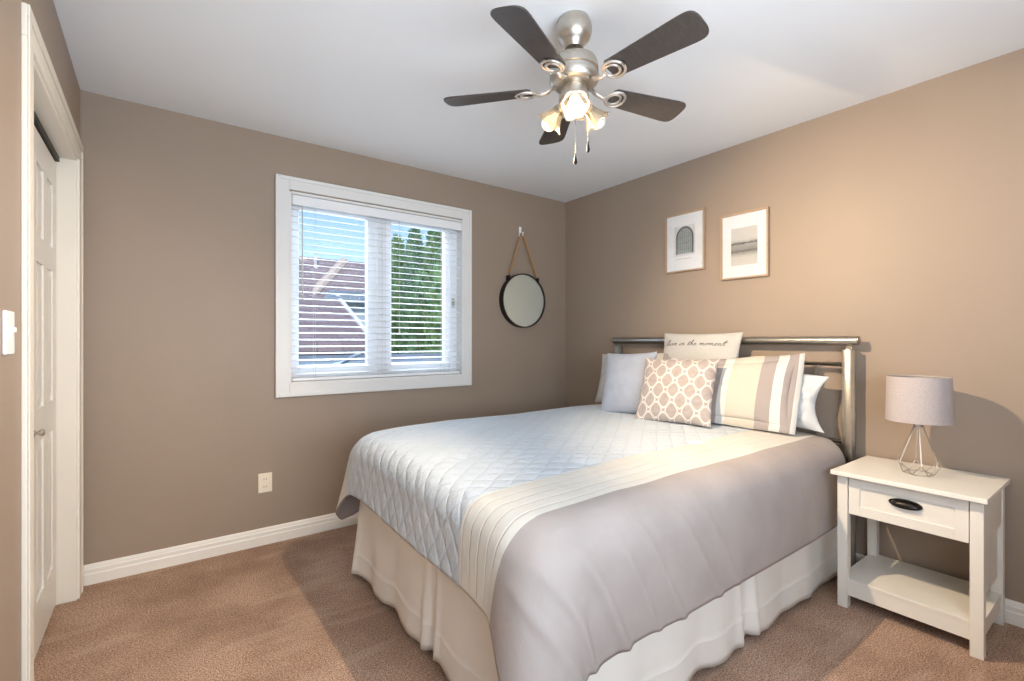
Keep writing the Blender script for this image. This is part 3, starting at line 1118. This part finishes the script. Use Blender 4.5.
def skirt_off(p, f):
    """outward offset at path length p, f = 0 at the top, 1 at the hem"""
    w = 0.5 + 0.5 * math.sin(2 * PI * p / 0.33 + 0.7 + 1.1 * math.sin(p * 3.1))
    w2 = 0.5 + 0.5 * math.sin(2 * PI * p / 0.145 + 2.0 * math.sin(p * 2.3))
    o = 0.004 + f ** 1.1 * (0.004 + 0.021 * w + 0.003 * w2)
    for c in (corner1, corner2):
        o += f ** 1.1 * (0.012 if c == corner1 else 0.02) * math.exp(-((p - c) / 0.16) ** 2)
    for c, dep in pleats:
        q = (p - c)
        o -= f ** 0.7 * dep * 1.0 * math.exp(-(q / 0.016) ** 2)
        o += f ** 0.9 * 0.018 * math.exp(-((abs(q) - 0.05) / 0.022) ** 2)
    return max(o, 0.002)


bm = bmesh.new()
NP = 620
zs_ = [0.425, 0.40, 0.36, 0.32, 0.28, 0.24, 0.20, 0.165, 0.135, 0.112, 0.109, 0.106, 0.102, 0.085, 0.06, 0.035, 0.010]
cols = []
for i in range(NP + 1):
    p = Ltot * i / NP
    x, y = at(p)
    x2, y2 = at(min(p + 0.02, Ltot))
    x1, y1 = at(max(p - 0.02, 0))
    tx, ty = x2 - x1, y2 - y1
    L = math.hypot(tx, ty)
    nxx, nyy = -ty / L, tx / L
    cxm, cym = (hx + fx) / 2, BYC
    if (x - cxm) * nxx + (y - cym) * nyy < 0:
        nxx, nyy = -nxx, -nyy
    lift = 0.012 + 0.02 * max(0, math.sin(2 * PI * p / 0.41 + 1.3)) * 0.8
    c = []
    for z in zs_:
        f = (0.425 - z) / 0.415
        o = skirt_off(p, f)
        if z in (0.112,):
            o += 0.0
        if z in (0.109, 0.106):
            o += 0.0018
        if z <= 0.102:
            o += 0.0015
        c.append(bm.verts.new((x + nxx * o, y + nyy * o, z + lift * f * 0.8)))
    cols.append(c)
for a, b in zip(cols[:-1], cols[1:]):
    for k in range(len(zs_) - 1):
        bm.faces.new((a[k], b[k], b[k + 1], a[k + 1]))
sk = obj('bed_skirt', bm, SKIRT, None, smooth=True, loc=(-1.06, BYC, 0))
sd_ = sk.modifiers.new('cloth', 'SOLIDIFY')
sd_.thickness = 0.002
sd_.offset = -1
tag(sk, 'cream gathered bed skirt hanging to the carpet round the bed', 'bed skirt')

# comforter
ZT = 0.735
S0, T0 = 1.925, 0.675           # where the rounding begins: along from the head, across from the middle
RF, RS = 0.105, 0.125
RCN = 0.09                      # plan radius of the mattress corners
RHO = 0.26                      # rounded corners of the comforter itself
HEADX = -0.135
FOOT_OV, SIDE_OV = 0.335, 0.415


def prof(d, R):
    q = PI / 2 * R
    if d < q:
        return R * math.sin(d / R), R * (1 - math.cos(d / R))
    return R + 0.06 * (d - q), R + (d - q)


bm = bmesh.new()
uvl = bm.loops.layers.uv.new('UVMap')
NS, NTt = 190, 210
Smax, Tmax = S0 + FOOT_OV, T0 + SIDE_OV
grid = []
for i in range(NS + 1):
    s = Smax * i / NS
    row = []
    for j in range(NTt + 1):
        tt = -Tmax + 2 * Tmax * j / NTt
        RHO = 0.10 if tt < 0 else 0.26
        q1, q2 = (s - (Smax - RHO)) / RHO, (abs(tt) - (Tmax - RHO)) / RHO
        us, ut = s, abs(tt)
        if q1 > 0 and q2 > 0:
            k_ = max(q1, q2) / math.hypot(q1, q2)
            us, ut = Smax - RHO + q1 * k_ * RHO, Tmax - RHO + q2 * k_ * RHO
        sg = 1 if tt > 0 else -1
        uss, utt = us, ut * sg
        vx, vy = max(us - (S0 - RCN), 0), max(ut - (T0 - RCN), 0)
        dc = math.hypot(vx, vy)
        d = max(0.0, dc - RCN)
        near = tt < 0          # negative t is the camera side
        n1 = noise.noise(V((s * 2.2, tt * 2.2, 1.3)))
        n2 = noise.noise(V((s * 6, tt * 6, 4.1)))
        z = ZT + 0.020 * max(-1, min(1, tt / T0)) + 0.010 * n1 + 0.0035 * n2 - 0.010 * (abs(tt) / T0) ** 4 * (1 if abs(tt) < T0 else 1)
        z -= 0.012 * max(0, (s - 1.5) / 0.45) ** 2 if s < S0 else 0.012
        # ties that hold the filling
        for (cs, ct) in ((1.43, -0.40), (1.43, 0.42), (0.72, -0.42), (1.80, -0.05)):
            z -= 0.012 * math.exp(-((s - cs) ** 2 + (tt - ct) ** 2) / 0.0018)
        if d > 0:
            cx_, cy_ = vx / dc, vy / dc
            R = RF * cx_ ** 2 + RS * cy_ ** 2
            o, dn = prof(d, R)
            corner = (2 * cx_ * cy_) ** 2
            hang = max(0, d - 0.10)
            o += corner * hang * (0.42 if near else 0.24)
            fade = min(1, hang / 0.12)
            if near:
                # slanting folds down the long side, gathered towards the foot corner
                ph = us * 1.0 + 0.62 * dn + 0.05 * noise.noise(V((us * 1.7, dn * 2, 9)))
                fal = max(0.0, min(1, (us - 0.75) / 0.5)) * cy_ ** 2
                for c0, wd, am in ((1.30, 0.012, 0.006), (1.42, 0.012, 0.009), (1.62, 0.014, 0.011), (1.74, 0.012, 0.008), (1.90, 0.016, 0.015), (2.06, 0.02, 0.014), (2.2, 0.02, 0.012)):
                    o += am * fal * fade * math.exp(-((ph - c0) / wd) ** 2 / 2)
                o += 0.012 * noise.noise(V((us * 2.1, dn * 2.5, 2))) * fade * cy_ ** 2
            o += 0.010 * noise.noise(V((utt * 4, dn * 4, 6))) * fade * cx_ ** 2
            x = HEADX - (min(us, S0 - RCN) + cx_ * (RCN + o))
            y = BYC + sg * (min(ut, T0 - RCN) + cy_ * (RCN + o))
            z -= dn
        else:
            x = HEADX - us
            y = BYC + utt
        v = bm.verts.new((x, y, z))
        row.append((v, uss, utt))
    grid.append(row)
for i in range(NS):
    for j in range(NTt):
        q = [grid[i][j], grid[i + 1][j], grid[i + 1][j + 1], grid[i][j + 1]]
        f = bm.faces.new([a[0] for a in q])
        for lp, a in zip(f.loops, q):
            lp[uvl].uv = (a[1], a[2])
cf = obj('comforter', bm, [COMF, BACKING], None, smooth=True, loc=(-1.2, BYC, ZT))
sd_ = cf.modifiers.new('filling', 'SOLIDIFY')
sd_.thickness = 0.016
sd_.offset = -1
sd_.material_offset = 1
sd_.material_offset_rim = 1
tag(cf, 'pale quilted comforter with cream bands and taupe sides spread over the bed', 'comforter')


# ------------------------------------------------------------ pillows
def pillow_fn(w, h, th, pinch=0.07, power=0.5, seed=0, crumple=0.006, tl=1.0, tr=1.0):
    def fn(u, v, side):
        x = w / 2 * u * (1 - pinch * (1 - v * v) * (abs(u) ** 3))
        z = h / 2 * v * (1 - pinch * (1 - u * u) * (abs(v) ** 3))
        z = -h / 2 + (z + h / 2) * (tl + (tr - tl) * (u + 1) / 2)
        b = max(0.0, (1 - u ** 2) * (1 - v ** 2))
        y = side * th / 2 * b ** power
        edge = min(1, b * 4)
        cr = crumple * (noise.noise(V((x * 9 + seed, z * 9, side))) + 0.6 * noise.noise(V((x * 22 + seed, z * 22, side + 3)))) * edge
        return V((x, y + side * cr, z))
    return fn


def pillow_matrix(base, ang, lean, h, roll=0.0):
    """base: bottom-edge midpoint; ang: turn of the face; lean: backwards tilt.
    local x runs right as seen from the foot, local -y is the face, local z up."""
    R = Matrix.Rotation(-PI / 2 + ang, 4, 'Z') @ Matrix.Rotation(-lean, 4, 'X') @ Matrix.Rotation(roll, 4, 'Y')
    return T(*base) @ R @ T(0, 0, h / 2)


def pillow(name, label, mat, w, h, th, base, ang, lean, roll=0.0, N=44, pinch=0.07, power=0.5, seed=0, crumple=0.006, flange=0.0, group=None, tl=1.0, tr=1.0):
    fn = pillow_fn(w - 2 * flange, h - 2 * flange, th, pinch, power, seed, crumple, tl, tr)
    M = pillow_matrix(base, ang, lean, h, roll)
    bm = bmesh.new()
    uvl = bm.loops.layers.uv.new('UVMap')
    for side in (-1, 1):
        g = [[None] * (N + 1) for _ in range(N + 1)]
        for i in range(N + 1):
            for j in range(N + 1):
                # denser towards the rim
                u = math.sin((-1 + 2 * i / N) * PI / 2)
                v = math.sin((-1 + 2 * j / N) * PI / 2)
                g[i][j] = (bm.verts.new(fn(u, v, side)), u, v)
        for i in range(N):
            for j in range(N):
                q = [g[i][j], g[i + 1][j], g[i + 1][j + 1], g[i][j + 1]]
                if side > 0:
                    q = q[::-1]
                f = bm.faces.new([a[0] for a in q])
                for lp, a in zip(f.loops, q):
                    wi = (w - 2 * flange) / w
                    lp[uvl].uv = (0.5 + a[1] * wi / 2, 0.5 + a[2] * (h - 2 * flange) / h / 2)
    bmesh.ops.remove_doubles(bm, verts=bm.verts, dist=1e-5)
    if flange:
        iw, ih = w / 2 - flange, h / 2 - flange
        ow, oh = w / 2, h / 2
        n = 24
        edge = []
        for (a, b) in (((-1, -1), (1, -1)), ((1, -1), (1, 1)), ((1, 1), (-1, 1)), ((-1, 1), (-1, -1))):
            for k in range(n):
                f = k / n
                u = a[0] + (b[0] - a[0]) * f
                v = a[1] + (b[1] - a[1]) * f
                edge.append((u, v))
        inn, out = [], []
        for (u, v) in edge:
            p = fn(u, v, 1)
            inn.append((p.x * 0.985, 0, p.z * 0.985))
            out.append((ow * u, 0.006 * math.sin(u * 7 + v * 5 + seed), -oh + (oh * v + oh) * (tl + (tr - tl) * (u + 1) / 2)))
        for sgn in (-1, 1):
            a = [bm.verts.new((p[0], p[1] + sgn * 0.004, p[2])) for p in inn]
            b = [bm.verts.new((p[0], p[1] + sgn * 0.0025, p[2])) for p in out]
            for k in range(len(edge)):
                k2 = (k + 1) % len(edge)
                f = bm.faces.new((a[k], a[k2], b[k2], b[k]))
                for lp in f.loops:
                    lp[uvl].uv = (min(max(0.5 + lp.vert.co.x / w, 0.001), 0.999), 0.5 + lp.vert.co.z / h)
            if sgn < 0:
                keep = b
            else:
                for k in range(len(edge)):
                    k2 = (k + 1) % len(edge)
                    f = bm.faces.new((keep[k], keep[k2], b[k2], b[k]))
                    for lp in f.loops:
                        lp[uvl].uv = (min(max(0.5 + lp.vert.co.x / w, 0.001), 0.999), 0.5)
    bm.transform(M)
    o = obj(name, bm, mat, None, smooth=True, loc=base)
    tag(o, label, 'pillow' if 'cushion' not in name else 'cushion', group)
    return o, fn, M


ZP = 0.734
R_ = math.radians
pillow('bed_pillow', 'white pillow leaning on the headboard at the near side, behind the striped sham', SHEET, 0.72, 0.42, 0.13,
       (-0.225, -1.785, ZP), R_(4), R_(15), 0.0, seed=3, pinch=0.15, crumple=0.034, tl=1.0, tr=0.70)
pillow('bed_pillow', 'white pillow leaning on the headboard at the window side, behind the blue grey cushion', SHEET, 0.66, 0.41, 0.12,
       (-0.235, -0.910, ZP), R_(0), R_(13), 0.0, seed=8, pinch=0.07, crumple=0.024, tl=0.92)
pillow('pillow_sham', 'striped cream and taupe sham at the near side, its stripes in full view', SHAM, 0.57, 0.455, 0.10,
       (-0.372, -1.770, ZP), R_(13), R_(25), 0.04, seed=5, crumple=0.007, flange=0.033, tl=0.82, tr=1.0)
pillow('pillow_sham', 'taupe and white sham mostly hidden behind the blue grey and trellis cushions', SHAM, 0.54, 0.43, 0.10,
       (-0.360, -1.110, ZP), R_(6), R_(22), 0.0, seed=6, crumple=0.006, flange=0.033, tl=0.90)
pillow('throw_cushion', 'plain blue grey square cushion on the left of the bed', BLUEC, 0.35, 0.42, 0.14,
       (-0.540, -1.135, ZP), R_(15), R_(20), -0.05, seed=11, pinch=0.06)
pillow('throw_cushion', 'taupe cushion with a white trellis pattern in the front of the pillows', TRELLIS, 0.44, 0.41, 0.14,
       (-0.590, -1.508, ZP), R_(14), R_(27), -0.02, seed=12, pinch=0.06, crumple=0.010)
o, fn, M = pillow('lumbar_cushion', 'pale oblong cushion with handwritten words resting high against the headboard', TEXTC, 0.55, 0.30, 0.11,
                  (-0.185, -1.405, 0.965), R_(1), R_(13), 0.0, seed=14, pinch=0.06, crumple=0.005)
# handwriting: strokes of each letter on a unit grid (x advance, y up), laid on the face of the cushion
GLY = {
    'l': ([[(0, .05), (.22, .9), (.30, 1.35), (.18, 1.45), (.10, 1.0), (.12, .2), (.25, 0), (.42, .12)]], .40),
    'i': ([[(0, .05), (.16, .62), (.14, .15), (.24, 0), (.40, .12)], [(.20, .86), (.23, .92)]], .38),
    'v': ([[(0, .45), (.10, .62), (.20, .05), (.28, 0), (.44, .55), (.42, .66), (.56, .55)]], .54),
    'e': ([[(0, .12), (.22, .34), (.34, .52), (.24, .66), (.10, .45), (.12, .12), (.26, 0), (.46, .16)]], .46),
    'n': ([[(0, .5), (.08, .64), (.10, .02), (.16, .42), (.30, .66), (.38, .55), (.36, .12), (.44, 0), (.58, .14)]], .56),
    't': ([[(.02, .1), (.20, 1.0), (.22, 1.15), (.14, .25), (.24, 0), (.42, .14)], [(.02, .78), (.42, .86)]], .42),
    'T': ([[(.0, .1), (.34, 1.2), (.40, 1.5), (.28, .3), (.36, 0), (.5, .12)], [(.06, .80), (.62, .94)]], .5),
    'h': ([[(0, .05), (.22, 1.0), (.27, 1.40), (.17, 1.40), (.10, .6), (.08, .02), (.18, .46), (.32, .62), (.38, .48), (.36, .1), (.44, 0), (.58, .14)]], .56),
    'o': ([[(.32, .60), (.14, .62), (.04, .30), (.16, .02), (.34, .14), (.38, .46), (.28, .62), (.40, .52), (.56, .56)]], .52),
    'm': ([[(0, .5), (.08, .64), (.10, .02), (.16, .42), (.28, .64), (.34, .5), (.32, .04), (.40, .44), (.52, .64), (.60, .5), (.58, .1), (.66, 0), (.80, .14)]], .78),
}
words = []
xx = 0.0
for word in ('live', 'in', 'the', 'momenT'):
    strokes = []
    for ch in word:
        ss, adv = GLY[ch]
        for s_ in ss:
            strokes.append([(xx + a + 0.22 * b, b) for a, b in s_])
        xx += adv
    xx += 0.42
    words.append((word.lower(), strokes))
SCALE = 0.43 / xx
for word, strokes in words:
    bm = bmesh.new()
    for s_ in strokes:
        P = []
        for (a0, b0), (a1, b1) in zip(s_[:-1], s_[1:]):
            for k in range(4):
                P.append((a0 + (a1 - a0) * k / 4, b0 + (b1 - b0) * k / 4))
        P.append(s_[-1])
        for _ in range(2):   # soften the corners
            P = [P[0]] + [((P[i - 1][0] + 2 * P[i][0] + P[i + 1][0]) / 4, (P[i - 1][1] + 2 * P[i][1] + P[i + 1][1]) / 4) for i in range(1, len(P) - 1)] + [P[-1]]
        pts = []
        for a, b in P:
            lx = -0.222 + a * SCALE
            lz = 0.055 + b * 0.027
            q = fn(lx / (0.55 / 2), lz / (0.30 / 2), -1)
            pts.append(M @ V((lx, q.y - 0.0012, lz)))
        tube(bm, pts, 0.0012, 5)
    tx = obj('handwritten_word', bm, INK, o, smooth=True)
    tx['label'] = 'dark handwritten word reading ' + word

# ------------------------------------------------------------ nightstand and lamp
ns = thing('nightstand', 'white wooden nightstand with one drawer and a low shelf beside the bed', 'nightstand', (-0.24, -2.526, 0))
NX0, NX1, NY0, NY1 = -0.437, -0.022, -2.768, -2.284
obj('top', B(-0.478, -0.020, -2.784, -2.270, 0.601, 0.620), NSW, ns, bevel=0.0025)
for x0 in (NX0, NX1 - 0.040):
    for y0 in (NY0, NY1 - 0.040):
        obj('leg', B(x0, x0 + 0.040, y0, y0 + 0.040, 0, 0.601), NSW, ns, bevel=0.0025)
bm = bmesh.new()
box(bm, NX0 + 0.05, NX1 - 0.005, NY0 + 0.005, NY0 + 0.018, 0.430, 0.601)
for y in (NY1 - 0.018,):
    box(bm, NX0 + 0.05, NX1 - 0.005, y, y + 0.013, 0.430, 0.601)
box(bm, NX1 - 0.018, NX1 - 0.006, NY0 + 0.040, NY1 - 0.040, 0.430, 0.601)
box(bm, NX0 + 0.05, NX1 - 0.02, NY0 + 0.02, NY1 - 0.02, 0.430, 0.442)
obj('case', bm, NSW, ns)
dy0, dy1, dz0, dz1 = NY0 + 0.043, NY1 - 0.043, 0.428, 0.594
bm = bmesh.new()
fxx = NX0 + 0.006
box(bm, fxx + 0.006, fxx + 0.045, dy0, dy1, dz0, dz1)
fw = 0.042
box(bm, fxx, fxx + 0.006, dy0, dy0 + fw, dz0, dz1)
box(bm, fxx, fxx + 0.006, dy1 - fw, dy1, dz0, dz1)
box(bm, fxx, fxx + 0.006, dy0 + fw, dy1 - fw, dz0, dz0 + fw)
box(bm, fxx, fxx + 0.006, dy0 + fw, dy1 - fw, dz1 - fw, dz1)
dr = obj('drawer', bm, NSW, ns, bevel=0.001)
# cup pull
bm = bmesh.new()
yc, zc, n1, n2 = (dy0 + dy1) / 2 - 0.004, 0.520, 20, 8
hw, hd, hz = 0.048, 0.022, 0.024
rows = []
for j in range(n2 + 1):
    ph = j / n2 * PI / 2
    rows.append([bm.verts.new((fxx + 0.006 - hd * math.sin(PI * i / n1) ** 0.6 * math.cos(ph) ** 0.7 if 0 < i < n1 else fxx + 0.006,
                               yc - hw * math.cos(PI * i / n1),
                               zc - 0.008 + hz * math.sin(ph) * (math.sin(PI * i / n1) ** 0.55 if 0 < i < n1 else 0))) for i in range(n1 + 1)])
for j in range(n2):
    for i in range(n1):
        bm.faces.new((rows[j][i], rows[j][i + 1], rows[j + 1][i + 1], rows[j + 1][i]))
bmesh.ops.remove_doubles(bm, verts=bm.verts, dist=1e-5)
tube(bm, [(fxx + 0.002, yc - 0.053 * math.cos(2 * PI * i / 40), zc + 0.004 + 0.017 * math.sin(2 * PI * i / 40)) for i in range(40)], 0.004, 6, closed=True)
h_ = obj('handle', bm, BLACK, dr, smooth=True)
h_.modifiers.new('thick', 'SOLIDIFY').thickness = 0.002
h_['label'] = 'black cup pull'
obj('shelf', B(NX0 + 0.006, NX1 - 0.004, NY0 + 0.006, NY1 - 0.006, 0.118, 0.134), NSW, ns, bevel=0.001)
bm = bmesh.new()
box(bm, NX0 + 0.008, NX0 + 0.022, NY0 + 0.040, NY1 - 0.040, 0.058, 0.118)
box(bm, NX1 - 0.022, NX1 - 0.008, NY0 + 0.040, NY1 - 0.040, 0.058, 0.118)
box(bm, NX0 + 0.040, NX1 - 0.040, NY0 + 0.010, NY0 + 0.024, 0.058, 0.118)
box(bm, NX0 + 0.040, NX1 - 0.040, NY1 - 0.024, NY1 - 0.010, 0.058, 0.118)
obj('shelf_rail', bm, NSW, ns, bevel=0.001)
bm = bmesh.new()
for k in range(6):
    a = NX0 + 0.040 + (NX1 - NX0 - 0.080) * k / 6
    b = NX0 + 0.040 + (NX1 - NX0 - 0.080) * (k + 1) / 6
    box(bm, a + 0.0012, b - 0.0012, NY0 + 0.018, NY0 + 0.026, 0.20, 0.601)
obj('side_planks', bm, NSW, ns)

LX, LY, LZ = -0.235, -2.528, 0.620
la = thing('table_lamp', 'table lamp with a grey drum shade on a geometric wire base on the nightstand', 'lamp', (LX, LY, LZ))
bm = bmesh.new()
sr0, sr1, sz0, sz1 = 0.117, 0.112, 0.852, 1.048
lathe(bm, [(sr0, sz0), (sr1, sz1), (sr1 - 0.0025, sz1), (sr0 - 0.0025, sz0)], T(LX, LY, 0), 72, close=True)
sh = obj('lamp_shade', bm, SHADEF, la, smooth='auto')
for zz, rr in ((sz1 - 0.004, sr1 - 0.004), (sz0 + 0.004, sr0 - 0.004)):
    bm = bmesh.new()
    tube(bm, [(LX + rr * math.cos(2 * PI * k / 48), LY + rr * math.sin(2 * PI * k / 48), zz) for k in range(48)], 0.002, 6, closed=True)
    if zz < 0.9:
        for k in range(3):
            a = 2 * PI * k / 3
            tube(bm, [(LX + 0.016 * math.cos(a), LY + 0.016 * math.sin(a), zz), (LX + rr * math.cos(a), LY + rr * math.sin(a), zz)], 0.0016, 6)
    obj('shade_ring', bm, WIRE, sh)
bm = bmesh.new()
Rw = 0.0024
N6 = 6
topr, zr1, zr2 = 0.014, 0.835, 0.668
up = [V((LX + 0.080 * math.cos(2 * PI * k / N6 + 0.35), LY + 0.080 * math.sin(2 * PI * k / N6 + 0.35), zr2)) for k in range(N6)]
lo = [V((LX + 0.054 * math.cos(2 * PI * (k + .5) / N6 + 0.35), LY + 0.054 * math.sin(2 * PI * (k + .5) / N6 + 0.35), LZ + Rw)) for k in range(N6)]
tp = [V((LX + topr * math.cos(2 * PI * k / N6 + 0.35), LY + topr * math.sin(2 * PI * k / N6 + 0.35), zr1)) for k in range(N6)]
for k in range(N6):
    k2 = (k + 1) % N6
    tube(bm, [tp[k], up[k]], Rw, 8)
    tube(bm, [up[k], lo[k]], Rw, 8)
    tube(bm, [up[k2], lo[k]], Rw, 8)
    tube(bm, [lo[k], lo[k2]], Rw, 8)
obj('wire_base', bm, WIRE, la, smooth='auto')
bm = bmesh.new()
lathe(bm, [(0, 0.826), (0.017, 0.826), (0.018, 0.832), (0.018, 0.872), (0.014, 0.876), (0.014, 0.900), (0, 0.900)], T(LX, LY, 0), 24)
obj('socket', bm, NICKEL, la, smooth='auto')
bm = bmesh.new()
lathe(bm, [(0, 0.900), (0.012, 0.900), (0.014, 0.910), (0.028, 0.940), (0.028, 0.955), (0.018, 0.975), (0, 0.980)], T(LX, LY, 0), 24)
obj('bulb', bm, BULBOFF, la, smooth=True)
